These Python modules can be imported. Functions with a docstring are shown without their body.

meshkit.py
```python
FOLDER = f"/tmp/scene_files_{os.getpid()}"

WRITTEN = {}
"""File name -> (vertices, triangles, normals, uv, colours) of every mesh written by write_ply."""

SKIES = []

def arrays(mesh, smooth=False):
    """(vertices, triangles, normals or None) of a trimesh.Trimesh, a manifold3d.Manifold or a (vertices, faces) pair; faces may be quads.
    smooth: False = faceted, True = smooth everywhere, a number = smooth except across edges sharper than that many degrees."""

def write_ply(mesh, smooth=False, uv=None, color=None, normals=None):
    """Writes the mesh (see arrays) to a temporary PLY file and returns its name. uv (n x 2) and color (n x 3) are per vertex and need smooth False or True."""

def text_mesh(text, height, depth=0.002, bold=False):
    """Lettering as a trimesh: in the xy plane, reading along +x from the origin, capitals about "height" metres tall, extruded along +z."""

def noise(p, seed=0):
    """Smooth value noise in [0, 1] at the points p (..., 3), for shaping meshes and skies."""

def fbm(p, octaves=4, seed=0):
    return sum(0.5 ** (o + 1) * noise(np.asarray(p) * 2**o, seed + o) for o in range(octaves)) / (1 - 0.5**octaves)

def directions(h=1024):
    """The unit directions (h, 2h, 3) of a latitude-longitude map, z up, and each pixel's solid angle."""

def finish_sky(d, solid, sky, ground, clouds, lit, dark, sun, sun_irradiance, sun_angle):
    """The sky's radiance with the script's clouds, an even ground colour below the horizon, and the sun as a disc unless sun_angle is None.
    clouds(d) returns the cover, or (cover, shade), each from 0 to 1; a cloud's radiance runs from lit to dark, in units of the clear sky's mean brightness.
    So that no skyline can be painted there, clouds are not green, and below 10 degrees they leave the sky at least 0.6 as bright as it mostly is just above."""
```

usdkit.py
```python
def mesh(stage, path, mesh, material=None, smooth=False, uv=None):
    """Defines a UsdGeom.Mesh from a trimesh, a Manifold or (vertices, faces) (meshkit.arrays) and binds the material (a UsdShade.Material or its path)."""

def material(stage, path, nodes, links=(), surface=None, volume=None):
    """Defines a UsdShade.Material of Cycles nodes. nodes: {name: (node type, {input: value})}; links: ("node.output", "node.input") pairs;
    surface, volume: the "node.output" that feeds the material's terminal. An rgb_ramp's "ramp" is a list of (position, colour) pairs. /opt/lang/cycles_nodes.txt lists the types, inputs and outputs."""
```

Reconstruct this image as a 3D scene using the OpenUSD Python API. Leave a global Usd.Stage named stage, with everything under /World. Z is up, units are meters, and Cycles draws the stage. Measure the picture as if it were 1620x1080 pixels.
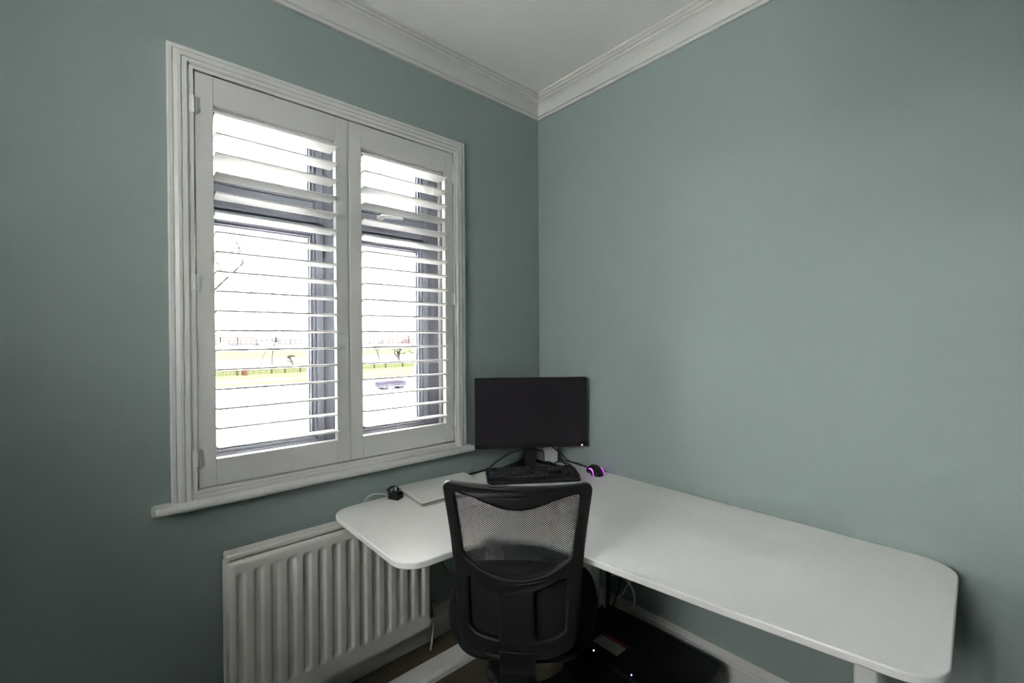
import math, random
import numpy as np, trimesh, manifold3d, shapely
from shapely.geometry import Polygon, LineString, Point, MultiPolygon
import usdkit, meshkit
from pxr import Usd, UsdGeom, UsdLux, Gf, Sdf, UsdShade, Vt
PI = math.pi
stage = Usd.Stage.CreateInMemory()
UsdGeom.SetStageUpAxis(stage, 'Z'); UsdGeom.SetStageMetersPerUnit(stage, 1.0)
UsdGeom.Xform.Define(stage, '/World'); UsdGeom.Scope.Define(stage, '/World/Looks')

# ------------------------------------------------------------------ camera, sky, exposure
CAM = np.array([-1.79982972, -1.78055952, 1.37758284]); FPX = 706.1
YAW, PITCH, ROLL = 8.41097044e-01, -7.26344541e-03, -5.80655383e-03
fw = np.array([math.cos(YAW)*math.cos(PITCH), math.sin(YAW)*math.cos(PITCH), math.sin(PITCH)])
r0 = np.array([math.sin(YAW), -math.cos(YAW), 0.0]); u0 = np.cross(r0, fw)
rt = math.cos(ROLL)*r0 + math.sin(ROLL)*u0; up = -math.sin(ROLL)*r0 + math.cos(ROLL)*u0
cam = UsdGeom.Camera.Define(stage, '/World/camera')
cam.AddTransformOp().Set(Gf.Matrix4d(*rt, 0, *up, 0, *(-fw), 0, *CAM, 1))
cam.CreateHorizontalApertureAttr(36.0); cam.CreateVerticalApertureAttr(24.0)
cam.CreateFocalLengthAttr(36.0*FPX/1620.0); cam.CreateClippingRangeAttr(Gf.Vec2f(0.05, 5000))
SKY, EXPOSURE = 0.75, 4.25                                                # the sky's level; stops that bring the dim room up
cam.CreateExposureAttr(EXPOSURE)
dome = UsdLux.DomeLight.Define(stage, '/World/overcast_sky')       # a bright, even overcast sky
dome.CreateIntensityAttr(SKY); dome.CreateColorAttr(Gf.Vec3f(1.0, 0.985, 0.965))

# ------------------------------------------------------------------ materials
def M(name, col, rough=0.5, metal=0.0, spec=0.5, bump=None, var=None, **kw):
    """principled; bump=(scale, distance) fine relief; var=(scale, amount) faint mottling of the colour"""
    nodes = {'p': ('principled_bsdf', {'base_color': col, 'roughness': rough, 'metallic': metal, 'specular_ior_level': spec, **kw})}
    links = []
    if bump or var: nodes['g'] = ('texture_coordinate', {})
    if bump:
        nodes['n'] = ('noise_texture', {'scale': bump[0], 'detail': 3.0}); nodes['b'] = ('bump', {'distance': bump[1], 'strength': 1.0})
        links += [('g.object', 'n.vector'), ('n.fac', 'b.height'), ('b.normal', 'p.normal')]
    if var:
        nodes['m'] = ('noise_texture', {'scale': var[0], 'detail': 4.0})
        lo, hi = [c*(1-var[1]) for c in col], [min(1, c*(1+var[1])) for c in col]
        nodes['r'] = ('rgb_ramp', {'ramp': [(0.3, lo), (0.7, hi)]})
        links += [('g.object', 'm.vector'), ('m.fac', 'r.fac'), ('r.color', 'p.base_color')]
    return usdkit.material(stage, '/World/Looks/'+name, nodes, links, surface='p.BSDF')
def glow(name, col, strength):
    return usdkit.material(stage, '/World/Looks/'+name, {'e': ('emission', {'color': col, 'strength': strength/2**EXPOSURE})}, surface='e.emission')

m_wall = M('teal_paint', (.262, .318, .303), .62, spec=.35, bump=(260, .00025), var=(3.0, .012))
m_ceil = M('ceiling_white', (.90, .895, .885), .8, spec=.2, bump=(200, .0002))
m_trim = M('trim_white', (.60, .595, .575), .38, bump=(90, .00015))
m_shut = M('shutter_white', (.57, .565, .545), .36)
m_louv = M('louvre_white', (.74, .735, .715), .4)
m_carpet = M('carpet_brown', (.105, .088, .062), .95, spec=.1, bump=(420, .004), var=(160, .45))
m_desk = M('desk_white', (.77, .765, .745), .42, var=(40, .006))
m_deskedge = M('desk_edge_white', (.70, .70, .68), .45)
m_steel_w = M('white_powder_coat', (.70, .71, .70), .42)
m_black = M('black_plastic', (.011, .011, .0115), .5, spec=.3, bump=(900, .0002))
m_blackm = M('black_matt', (.012, .012, .013), .7, spec=.3)
m_bfab = M('black_fabric', (.014, .014, .015), .95, spec=.2, bump=(700, .0012))
m_mesh = M('black_mesh', (.02, .02, .021), .7, spec=.3)
m_screen = M('screen_black', (.016, .0125, .0165), .38, spec=.30)
m_bezel = M('bezel_black', (.011, .010, .012), .42, spec=.3)
m_key = M('key_black', (.020, .020, .022), .5)
m_legend = M('legend_white', (.62, .62, .62), .6)
m_alu = M('laptop_silver', (.74, .735, .71), .42, metal=.15)
m_alud = M('laptop_base_silver', (.42, .42, .42), .45, metal=.6)
m_gap = M('dark_gap', (.01, .01, .01), .8)
m_chrome = M('chrome', (.75, .75, .76), .16, metal=1.0)
m_rad = M('radiator_enamel', (.60, .585, .55), .4)
m_upvc = M('grey_window_frame', (.235, .245, .295), .45)
m_gasket = M('black_gasket', (.015, .015, .016), .7)
m_wcable = M('white_cable', (.62, .62, .61), .5)
m_gcable = M('grey_cable', (.42, .43, .43), .5)
m_bcable = M('black_cable', (.014, .014, .015), .55)
m_wplastic = M('white_plastic', (.66, .66, .65), .4)
m_boxblack = M('box_black', (.006, .006, .0065), .4, spec=.3)
m_red = M('label_red', (.28, .03, .04), .5)
m_label = M('label_white', (.55, .54, .52), .5)
m_grey = M('grey_rubber', (.16, .17, .17), .6)
m_amber = glow('amber_light', (1.0, .45, .15), 6.0)
m_purple = glow('purple_light', (.62, .10, 1.0), 2.2)
m_pink = glow('pink_light', (.95, .55, 1.0), 2.0)
m_led = glow('white_led', (.8, .9, 1.0), 4.0)
m_bled = glow('blue_led', (.3, .3, 1.0), 4.0)
m_pane = usdkit.material(stage, '/World/Looks/window_pane',
    {'t': ('transparent_bsdf', {'color': (.95, .96, .96)}), 'g': ('glossy_bsdf', {'color': (1, 1, 1), 'roughness': .02}), 'f': ('fresnel', {'IOR': 1.45}), 'x': ('mix_closure', {})},
    [('f.fac', 'x.fac'), ('t.BSDF', 'x.closure1'), ('g.BSDF', 'x.closure2')], surface='x.closure')
# outdoors
m_road = M('asphalt', (.25, .25, .252), .9, spec=0.0, var=(.8, .06))
m_pave = M('paving', (.30, .295, .29), .9, spec=0.0, var=(1.5, .05))
m_verge = M('grass_verge', (.0365, .0390, .0200), .95, spec=0.0, var=(.35, .18))
m_grass = M('park_grass', (.0370, .0392, .0220), .95, spec=0.0, var=(.05, .16))
m_path = M('park_path', (.1080, .1080, .0994), .9, spec=0.0)
m_bark = M('bark_grey', (.0187, .0166, .0158), .9, spec=0.0)
m_twig = M('twig_brown', (.0101, .0090, .0086), .9, spec=0.0)
m_fence = M('fence_green', (.0252, .0288, .0122), .8, spec=0.0)
m_post = M('fence_post_dark', (.0144, .0144, .0108), .8, spec=0.0)
m_rail = M('rail_steel', (.0396, .0396, .0418), .6, spec=0.0)
m_brick = M('house_brick', (.0720, .0540, .0490), .9, spec=0.0, var=(.6, .12))
m_brickp = M('house_brick_pale', (.0770, .0648, .0576), .9, spec=0.0, var=(.6, .10))
m_render = M('house_render', (.0900, .0878, .0864), .9, spec=0.0)
m_roof = M('house_roof', (.0425, .0396, .0418), .9, spec=0.0)
m_flat = M('far_flats', (.0756, .0734, .0756), .9, spec=0.0)
m_hwin = M('house_window', (.0288, .0310, .0360), .3, spec=0.0)
m_vanw = M('van_white', (.0994, .0994, .1008), .4, spec=0.0)
m_vanb = M('van_blue', (.0288, .0374, .0612), .4, spec=0.0)
m_card = M('car_dark', (.0202, .0180, .0252), .4, spec=0.0)
m_binred = M('bin_red', (.0396, .0158, .0144), .6, spec=0.0)

# ------------------------------------------------------------------ prim helpers
used = {}
def numbered(parent, name):
    k = used.get((parent, name), 0); used[(parent, name)] = k+1
    return f'{parent}/{name}' + (f'_{k:03d}' if k else '')
def setd(prim, **d):
    for k, v in d.items():
        if v is not None: prim.SetCustomDataByKey(k, v)
class Thing:
    """an Xform at the thing's base; parts are given in world coordinates and stored in the thing's own"""
    def __init__(s, name, label=None, cat=None, loc=(0, 0, 0), rot=0.0, group=None, kind=None, inherit=None):
        s.path = numbered('/World', name); s.loc = np.array(loc, float); s.rot = rot
        x = UsdGeom.Xform.Define(stage, s.path); x.AddTranslateOp().Set(Gf.Vec3d(*map(float, loc)))
        x.AddRotateZOp().Set(math.degrees(rot)); s.prim = x.GetPrim()
        setd(s.prim, label=label, category=cat, group=group, kind=kind)
    def part(s, name, mesh, mat, smooth=30, parent=None, label=None, kind=None, local=False):
        v, f, _ = meshkit.arrays(mesh)
        if not local:
            v = v - s.loc; c, n = math.cos(-s.rot), math.sin(-s.rot)
            v = np.stack([c*v[:, 0]-n*v[:, 1], n*v[:, 0]+c*v[:, 1], v[:, 2]], 1)
        path = numbered(parent or s.path, name)
        setd(usdkit.mesh(stage, path, trimesh.Trimesh(v, f, process=False), mat, smooth=smooth).GetPrim(), label=label, kind=kind)
        return path
def single(name, mesh, mat, label=None, cat=None, kind=None, group=None, smooth=30):
    p = usdkit.mesh(stage, numbered('/World', name), mesh, mat, smooth=smooth).GetPrim()
    setd(p, label=label, category=cat, kind=kind, group=group); return p
def copy_of(src, name, loc, rot, label, cat, group):
    path = numbered('/World', name); x = UsdGeom.Xform.Define(stage, path)
    x.GetPrim().GetReferences().AddInternalReference(src.path); x.GetPrim().SetInstanceable(True)
    x.ClearXformOpOrder()
    x.AddTranslateOp().Set(Gf.Vec3d(*map(float, loc))); x.AddRotateZOp().Set(math.degrees(rot))
    x.SetXformOpOrder([o for o in x.GetOrderedXformOps()])
    setd(x.GetPrim(), label=label, category=cat, group=group)

# ------------------------------------------------------------------ shape helpers
def cat(*ms): return trimesh.util.concatenate([m for m in ms])
def box(x0, x1, y0, y1, z0, z1, b=0.0):
    x0, x1 = sorted((x0, x1)); y0, y1 = sorted((y0, y1)); z0, z1 = sorted((z0, z1))
    b = min(b, .49*(x1-x0), .49*(y1-y0), .49*(z1-z0))
    if b <= 0:
        m = trimesh.creation.box([x1-x0, y1-y0, z1-z0]); m.apply_translation([(x0+x1)/2, (y0+y1)/2, (z0+z1)/2]); return m
    pts = []
    for ax in range(3):
        lo, hi = [x0, y0, z0], [x1, y1, z1]
        for a in range(3):
            if a != ax: lo[a] += b; hi[a] -= b
        pts += [[(lo, hi)[i][0], (lo, hi)[j][1], (lo, hi)[k][2]] for i in (0, 1) for j in (0, 1) for k in (0, 1)]
    return trimesh.convex.convex_hull(np.array(pts))
def xf(m, rot=0.0, loc=(0, 0, 0), axis=(0, 0, 1)):
    m = m.copy(); m.apply_transform(trimesh.transformations.rotation_matrix(rot, axis)); m.apply_translation(loc); return m
def spline(pts, n=8):
    p = np.asarray(pts, float)
    if len(p) < 3: return p
    q = np.vstack([2*p[0]-p[1], p, 2*p[-1]-p[-2]]); out = []
    for i in range(1, len(q)-2):
        for t in np.linspace(0, 1, n, endpoint=False):
            a, b, c, d = q[i-1:i+3]
            out.append(.5*((2*b)+(-a+c)*t+(2*a-5*b+4*c-d)*t*t+(-a+3*b-3*c+d)*t**3))
    return np.vstack([out, p[-1]])
def tube(pts, r, sides=8, smooth=8):
    p = spline(pts, smooth) if smooth else np.asarray(pts, float)
    r = np.interp(np.linspace(0, 1, len(p)), np.linspace(0, 1, np.size(r)), np.atleast_1d(r)) if np.size(r) > 1 else np.full(len(p), float(np.ravel(r)[0]))
    t = np.gradient(p, axis=0); t /= np.linalg.norm(t, axis=1, keepdims=True)+1e-12
    a = np.cross(t[0], [0, 0, 1.] if abs(t[0][2]) < .9 else [1., 0, 0]); a /= np.linalg.norm(a); A = []
    for i in range(len(p)):
        a = a - t[i]*(a@t[i]); a /= np.linalg.norm(a)+1e-12; A.append(a)
    A = np.array(A); B = np.cross(t, A); an = np.arange(sides)*2*PI/sides
    v = p[:, None]+r[:, None, None]*(np.cos(an)[None, :, None]*A[:, None]+np.sin(an)[None, :, None]*B[:, None])
    n = len(p); i, j = np.meshgrid(np.arange(n-1), np.arange(sides), indexing='ij')
    a0, a1 = i*sides+j, i*sides+(j+1) % sides
    f = np.vstack([np.stack([a0, a1, a1+sides], -1).reshape(-1, 3), np.stack([a0, a1+sides, a0+sides], -1).reshape(-1, 3)])
    caps = [[0, k+1, k] for k in range(1, sides-1)]+[[(n-1)*sides, (n-1)*sides+k, (n-1)*sides+k+1] for k in range(1, sides-1)]
    return trimesh.Trimesh(v.reshape(-1, 3), np.vstack([f, caps])[:, ::-1], process=False)
def lathe(prof, n=24, loc=(0, 0, 0), axis=None):
    m = trimesh.creation.revolve(np.array(prof, float), sections=n)
    if axis is not None: m.apply_transform(trimesh.geometry.align_vectors([0, 0, 1], axis))
    m.apply_translation(loc); return m
def cyl(r, h, loc, axis=(0, 0, 1), b=.0, n=24):
    b = min(b, r*.4, h*.4)
    return lathe([(0, 0), (r-b, 0), (r, b), (r, h-b), (r-b, h), (0, h)] if b else [(0, 0), (r, 0), (r, h), (0, h)], n, loc, axis)
def loft(A, B):
    """closed solid between two polygons of matching vertices (either winding)"""
    A, B = np.asarray(A, float), np.asarray(B, float); n = len(A)
    nrm = np.zeros(3)
    for i in range(n): nrm += np.cross(A[i]-A[0], A[(i+1) % n]-A[0])
    ax = nrm/np.linalg.norm(nrm); e1 = A[1]-A[0]; e1 = e1-ax*(e1@ax); e1 /= np.linalg.norm(e1); e2 = np.cross(ax, e1)
    flat = np.stack([(A-A[0])@e1, (A-A[0])@e2], 1)
    tv, tf = trimesh.creation.triangulate_polygon(Polygon(flat), engine='earcut')
    from scipy.spatial import cKDTree
    idx = cKDTree(flat).query(np.asarray(tv)[:, :2])[1]; tf = idx[np.asarray(tf)]
    i = np.arange(n); j = (i+1) % n
    f = np.vstack([np.stack([i, j, j+n], 1), np.stack([i, j+n, i+n], 1), tf, tf[:, ::-1]+n])
    m = trimesh.Trimesh(np.vstack([A, B]), f, process=False); m.fix_normals(); return m
def ring(poly, step):
    r = np.asarray(poly.coords)[:-1]
    if step:
        L = LineString(np.vstack([r, r[:1]])); n = max(8, int(L.length/step))
        r = np.array([L.interpolate(k/n, True).coords[0] for k in range(n)])
    return r
def slab(poly, t, b=.0, step=None, nb=3):
    """polygon (holes allowed) extruded from z 0 to t, edges rounded by b"""
    poly = shapely.geometry.polygon.orient(poly)
    rings = [ring(poly.exterior, step)]+[ring(h, step) for h in poly.interiors]
    def inset(r, d):
        e = np.roll(r, -1, 0)-r; e /= np.linalg.norm(e, axis=1, keepdims=True)+1e-12
        nn = np.stack([-e[:, 1], e[:, 0]], 1); m = nn+np.roll(nn, 1, 0); m /= np.maximum(np.sum(m*np.roll(nn, 1, 0), 1, keepdims=True), .35)
        return r+m*d
    if b > 0:
        an = np.linspace(0, PI/2, nb+1); lv = [(b*(1-math.sin(a)), b*(1-math.cos(a))) for a in an]
        levels = lv+[(d, t-z) for d, z in lv[::-1]]
    else: levels = [(0, 0), (0, t)]
    V, Fc, base = [], [], 0; tops = [[], []]
    for r in rings:
        n = len(r); i = np.arange(n); j = (i+1) % n
        for k, (d, z) in enumerate(levels):
            q = inset(r, d) if d > 0 else r; V.append(np.column_stack([q, np.full(n, z)]))
            o = base+k*n
            if k+1 < len(levels): Fc += [np.stack([o+i, o+j, o+n+j], 1), np.stack([o+i, o+n+j, o+n+i], 1)]
        tops[0].append((base, V[-len(levels)][:, :2])); tops[1].append((base+(len(levels)-1)*n, V[-1][:, :2])); base += n*len(levels)
    from scipy.spatial import cKDTree
    for which, tp in enumerate(tops):
        pp = Polygon(tp[0][1], [x[1] for x in tp[1:]])
        tv, tf = trimesh.creation.triangulate_polygon(pp, engine='earcut')
        allp = np.vstack([x[1] for x in tp]); ids = np.concatenate([x[0]+np.arange(len(x[1])) for x in tp])
        tf = ids[cKDTree(allp).query(np.asarray(tv)[:, :2])[1]][np.asarray(tf)]
        a = np.vstack(V)[:, :2]; s = np.cross(a[tf[:, 1]]-a[tf[:, 0]], a[tf[:, 2]]-a[tf[:, 0]])
        flip = (s < 0) if which else (s > 0); tf[flip] = tf[flip][:, ::-1]; Fc.append(tf)
    return trimesh.Trimesh(np.vstack(V), np.vstack(Fc), process=False)
def refine(m, l):
    m = trimesh.Trimesh(m.vertices, m.faces); m.merge_vertices()
    mm = manifold3d.Manifold(manifold3d.Mesh(np.asarray(m.vertices, np.float32), np.asarray(m.faces, np.uint32)))
    if mm.is_empty(): return m.subdivide_to_size(l) if False else m.subdivide()
    o = mm.refine_to_length(l).to_mesh(); return trimesh.Trimesh(o.vert_properties[:, :3], o.tri_verts, process=False)
def rrect(x0, y0, x1, y1, r, q=6): return Polygon([(x0, y0), (x1, y0), (x1, y1), (x0, y1)]).buffer(-r).buffer(r, quad_segs=q)
def remap(m, f): m = m.copy(); m.vertices = f(np.asarray(m.vertices)); return m

# ------------------------------------------------------------------ the room shell
ZC, XB, YB = 2.70, -3.35, -3.45
WX0, WX1, WZ0, WZ1 = -1.622, -.560, .855, 2.262           # window opening
def wall_with_hole(a0, a1, z0, z1, h, y0, y1):
    s = manifold3d.Manifold.cube([a1-a0, y1-y0, z1-z0]).translate([a0, y0, z0])-manifold3d.Manifold.cube([h[1]-h[0], y1-y0+.4, h[3]-h[2]]).translate([h[0], y0-.2, h[2]])
    o = s.to_mesh(); return trimesh.Trimesh(o.vert_properties[:, :3], o.tri_verts, process=False)
single('wall_left', wall_with_hole(XB-.2, .2, 0, ZC, (WX0, WX1, WZ0, WZ1), 0, .20), m_wall, kind='structure', smooth=False)
single('wall_right', box(0, .2, YB-.2, 0, 0, ZC), m_wall, kind='structure', smooth=False)
single('wall_rear', box(XB-.2, 0, YB-.2, YB, 0, ZC), m_wall, kind='structure', smooth=False)
GY0, GY1, GZ0, GZ1 = -1.78, -1.02, 1.50, 2.35
_sw = wall_with_hole(YB, 0, 0, ZC, (GY0, GY1, GZ0, GZ1), XB-.2, XB); _sw.vertices = _sw.vertices[:, [1, 0, 2]]; _sw.invert()
single('wall_side', _sw, m_wall, kind='structure', smooth=False)
single('floor', box(XB-.2, .2, YB-.2, .20, -.15, 0), m_carpet, kind='structure', smooth=False)
single('ceiling', box(XB-.2, .2, YB-.2, .20, ZC, ZC+.15), m_ceil, kind='structure', smooth=False)
# the room's other window, in the wall to the left of the camera
w3 = Thing('window', kind='structure', loc=(XB, (GY0+GY1)/2, GZ0))
gx0, gx1 = XB-.17, XB-.11
w3.part('frame', cat(box(gx0, gx1, GY0, GY0+.05, GZ0, GZ1), box(gx0, gx1, GY1-.05, GY1, GZ0, GZ1), box(gx0, gx1, GY0+.05, GY1-.05, GZ0, GZ0+.05), box(gx0, gx1, GY0+.05, GY1-.05, GZ1-.05, GZ1)), m_upvc)
w3.part('pane', box(XB-.145, XB-.14, GY0+.05, GY1-.05, GZ0+.05, GZ1-.05), m_pane)

# cornice: plaster cove with beads, two mitred runs meeting in the corner
corn = [(0, 2.597), (.011, 2.597), (.0125, 2.600), (.0125, 2.609), (.010, 2.6115), (.017, 2.614), (.019, 2.619), (.021, 2.628), (.026, 2.641), (.034, 2.653), (.043, 2.661), (.050, 2.665),
        (.050, 2.670), (.056, 2.672), (.059, 2.677), (.059, 2.681), (.064, 2.681), (.069, 2.685), (.072, 2.690), (.079, 2.692), (.081, 2.695), (.081, ZC), (0, ZC)]
single('trim', loft([(-p, -p, z) for p, z in corn], [(XB, -p, z) for p, z in corn]), m_trim, kind='structure', smooth=25)
single('trim', loft([(-p, -p, z) for p, z in corn], [(-p, YB, z) for p, z in corn]), m_trim, kind='structure', smooth=25)
skirt = [(0, 0), (.018, 0), (.018, .098), (.0165, .101), (.0125, .103), (.0125, .108), (.014, .110), (.0125, .117), (.008, .126), (.007, .131), (.005, .136), (0, .137)]
single('baseboard_left', loft([(-p, -p, z) for p, z in skirt], [(XB, -p, z) for p, z in skirt]), m_trim, kind='structure', smooth=25)
single('baseboard_right', loft([(-p, -p, z) for p, z in skirt], [(-p, YB, z) for p, z in skirt]), m_trim, kind='structure', smooth=25)

# architrave round the shutters, mitred, standing on the window board
AX0, AX1, AZ0, AZ1 = -1.6665, -.5245, .862, 2.3175; AW = .0665
arch = [(0, 0), (0, .017), (.003, .020), (.013, .020), (.015, .018), (.017, .0225), (.026, .0265), (.034, .0265), (.0355, .0235), (.0375, .0235), (.039, .027), (.050, .0285), (.052, .026), (.054, .026), (.055, .024), (AW, .024), (AW, -.045), (.045, -.045), (.045, 0)]
ar = Thing('trim', loc=((AX0+AX1)/2, 0, AZ0), kind='structure')
ar.part('architrave', loft([(AX0+u, -v, AZ0) for u, v in arch], [(AX0+u, -v, AZ1-u) for u, v in arch]), m_trim, 20)
ar.part('architrave', loft([(AX1-u, -v, AZ0) for u, v in arch], [(AX1-u, -v, AZ1-u) for u, v in arch]), m_trim, 20)
ar.part('architrave', loft([(AX0+u, -v, AZ1-u) for u, v in arch], [(AX1-u, -v, AZ1-u) for u, v in arch]), m_trim, 20)
bprof = [(.045, .862), (-.026, .862), (-.028, .864), (-.028, .871), (-.026, .8725), (-.024, .8725), (-.022, .876), (-.024, .878), (-.024, .886), (-.022, .8885), (.045, .8885)]
ar.part('bottom_stop', loft([(AX0+AW, y, z) for y, z in bprof], [(AX1-AW, y, z) for y, z in bprof]), m_trim, 20)
# window board with a bull-nosed front
sill = [(.09, .862), (-.040, .862), (-.048, .859), (-.053, .853), (-.0545, .847), (-.053, .841), (-.048, .835), (-.040, .832), (0, .832), (0, .845), (.09, .845)]
S0, S1 = -1.716, -.492
sb = loft([(S0+.008, y, z) for y, z in sill if y <= 0]+[], [(S1-.008, y, z) for y, z in sill if y <= 0])
sl = Thing('trim', loc=((S0+S1)/2, 0, .832), kind='structure')
noz = [(y, z) for y, z in sill if y <= 0]; ctr = np.array([0, .847])
noz = [(0, .862)]+noz if noz[0] != (0, .862) else noz
noz = [(y, z) for y, z in noz if not (y == 0 and z == .845)]
def scaled(k): return [(y*(k), .847+(z-.847)*k) if y < 0 else (0, .847+(z-.847)*k) for y, z in noz]
sl.part('window_board', cat(loft([(S0+.008, y, z) for y, z in noz], [(S1-.008, y, z) for y, z in noz]),
     loft([(S0, y, z) for y, z in scaled(.72)], [(S0+.008, y, z) for y, z in noz]), loft([(S1, y, z) for y, z in scaled(.72)], [(S1-.008, y, z) for y, z in noz]),
     box(WX0, WX1, 0, .09, .855, .862)), m_trim, 25)

# ------------------------------------------------------------------ the grey casement window behind the shutters
win = Thing('window', kind='structure', loc=((WX0+WX1)/2, .1, WZ0))
def member(x0, x1, z0, z1, y0, y1, b=.002): return box(x0, x1, y0, y1, z0, z1, b)
FY0, FY1 = .112, .165
XL, XM0, XM1, XR = -1.585, -1.150, -1.058, -.656
ZB, ZT0, ZT1, ZTop = .942, 1.845, 1.898, 2.215
win.part('frame', cat(member(WX0, XL, WZ0, WZ1, FY0, FY1), member(XR, WX1, WZ0, WZ1, FY0, FY1), member(XL, XR, WZ0, ZB, FY0, FY1), member(XL, XR, ZTop, WZ1, FY0, FY1)), m_upvc)
win.part('mullion', member(XM0, XM1, ZB, ZTop, FY0, FY1), m_upvc)
for a, b in ((XL, XM0), (XM1, XR)):
    win.part('transom', cat(member(a, b, ZT0, ZT1, FY0, FY1), loft([(a+.01, FY0, ZT0+.002), (a+.01, FY0-.016, ZT0+.004), (a+.01, FY0-.016, ZT0+.012), (a+.01, FY0, ZT0+.034)], [(b-.03, FY0, ZT0+.002), (b-.03, FY0-.016, ZT0+.004), (b-.03, FY0-.016, ZT0+.012), (b-.03, FY0, ZT0+.034)])), m_upvc)
SW = .052
def sash(x0, x1, z0, z1):
    g = .004; x0 += g; x1 -= g; z0 += g; z1 -= g
    y0, y1 = .098, .150; m = []
    for (w0, w1, yy) in ((0, SW*.52, y0), (SW*.52, SW*.60, y0+.008), (SW*.60, SW*.74, y0+.004), (SW*.74, SW*.82, y0+.018), (SW*.82, SW*.92, y0+.014), (SW*.92, SW, y0+.027)):
        m += [member(x0+w0, x0+w1, z0+w0, z1-w0, yy, y1, .001), member(x1-w1, x1-w0, z0+w0, z1-w0, yy, y1, .001),
              member(x0+w1, x1-w1, z0+w0, z0+w1, yy, y1, .001), member(x0+w1, x1-w1, z1-w1, z1-w0, yy, y1, .001)]
    p = win.part('sash', cat(*m), m_upvc)
    win.part('pane', box(x0+SW, x1-SW, .130, .134, z0+SW, z1-SW), m_pane, parent=p)
    gw = g
    win.part('gasket', cat(box(x0-gw, x0, y0+.008, y0+.02, z0-gw, z1+gw), box(x1, x1+gw, y0+.008, y0+.02, z0-gw, z1+gw), box(x0, x1, y0+.008, y0+.02, z0-gw, z0), box(x0, x1, y0+.008, y0+.02, z1, z1+gw)), m_gasket, parent=p)
for a, b in ((XL, XM0), (XM1, XR)):
    sash(a, b, ZB, ZT0); sash(a, b, ZT1, ZTop)
win.part('edge_bead', box(-.599, -.583, .100, FY0, WZ0, WZ1, .003), m_trim, label='white vertical bead beside the right jamb')
h = win.part('handle', cat(box(-.925, -.895, .082, .098, 1.905, 1.925, .005), tube([(-.91, .085, 1.916), (-.91, .066, 1.917), (-.89, .060, 1.918), (-.835, .060, 1.921), (-.815, .062, 1.921)], [.008, .008, .008, .007, .006], 10)), m_wplastic, label='white window handle')
# plaster reveal linings of the opening
rv = Thing('trim', kind='structure', loc=((WX0+WX1)/2, .05, WZ0))
rv.part('reveal', box(WX0, WX0+.006, .05, FY0, WZ0+.007, WZ1), m_trim); rv.part('reveal', box(WX1-.006, WX1, .05, FY0, WZ0+.007, WZ1), m_trim); rv.part('reveal', box(WX0+.006, WX1-.006, .05, FY0, WZ1-.006, WZ1), m_trim)

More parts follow.
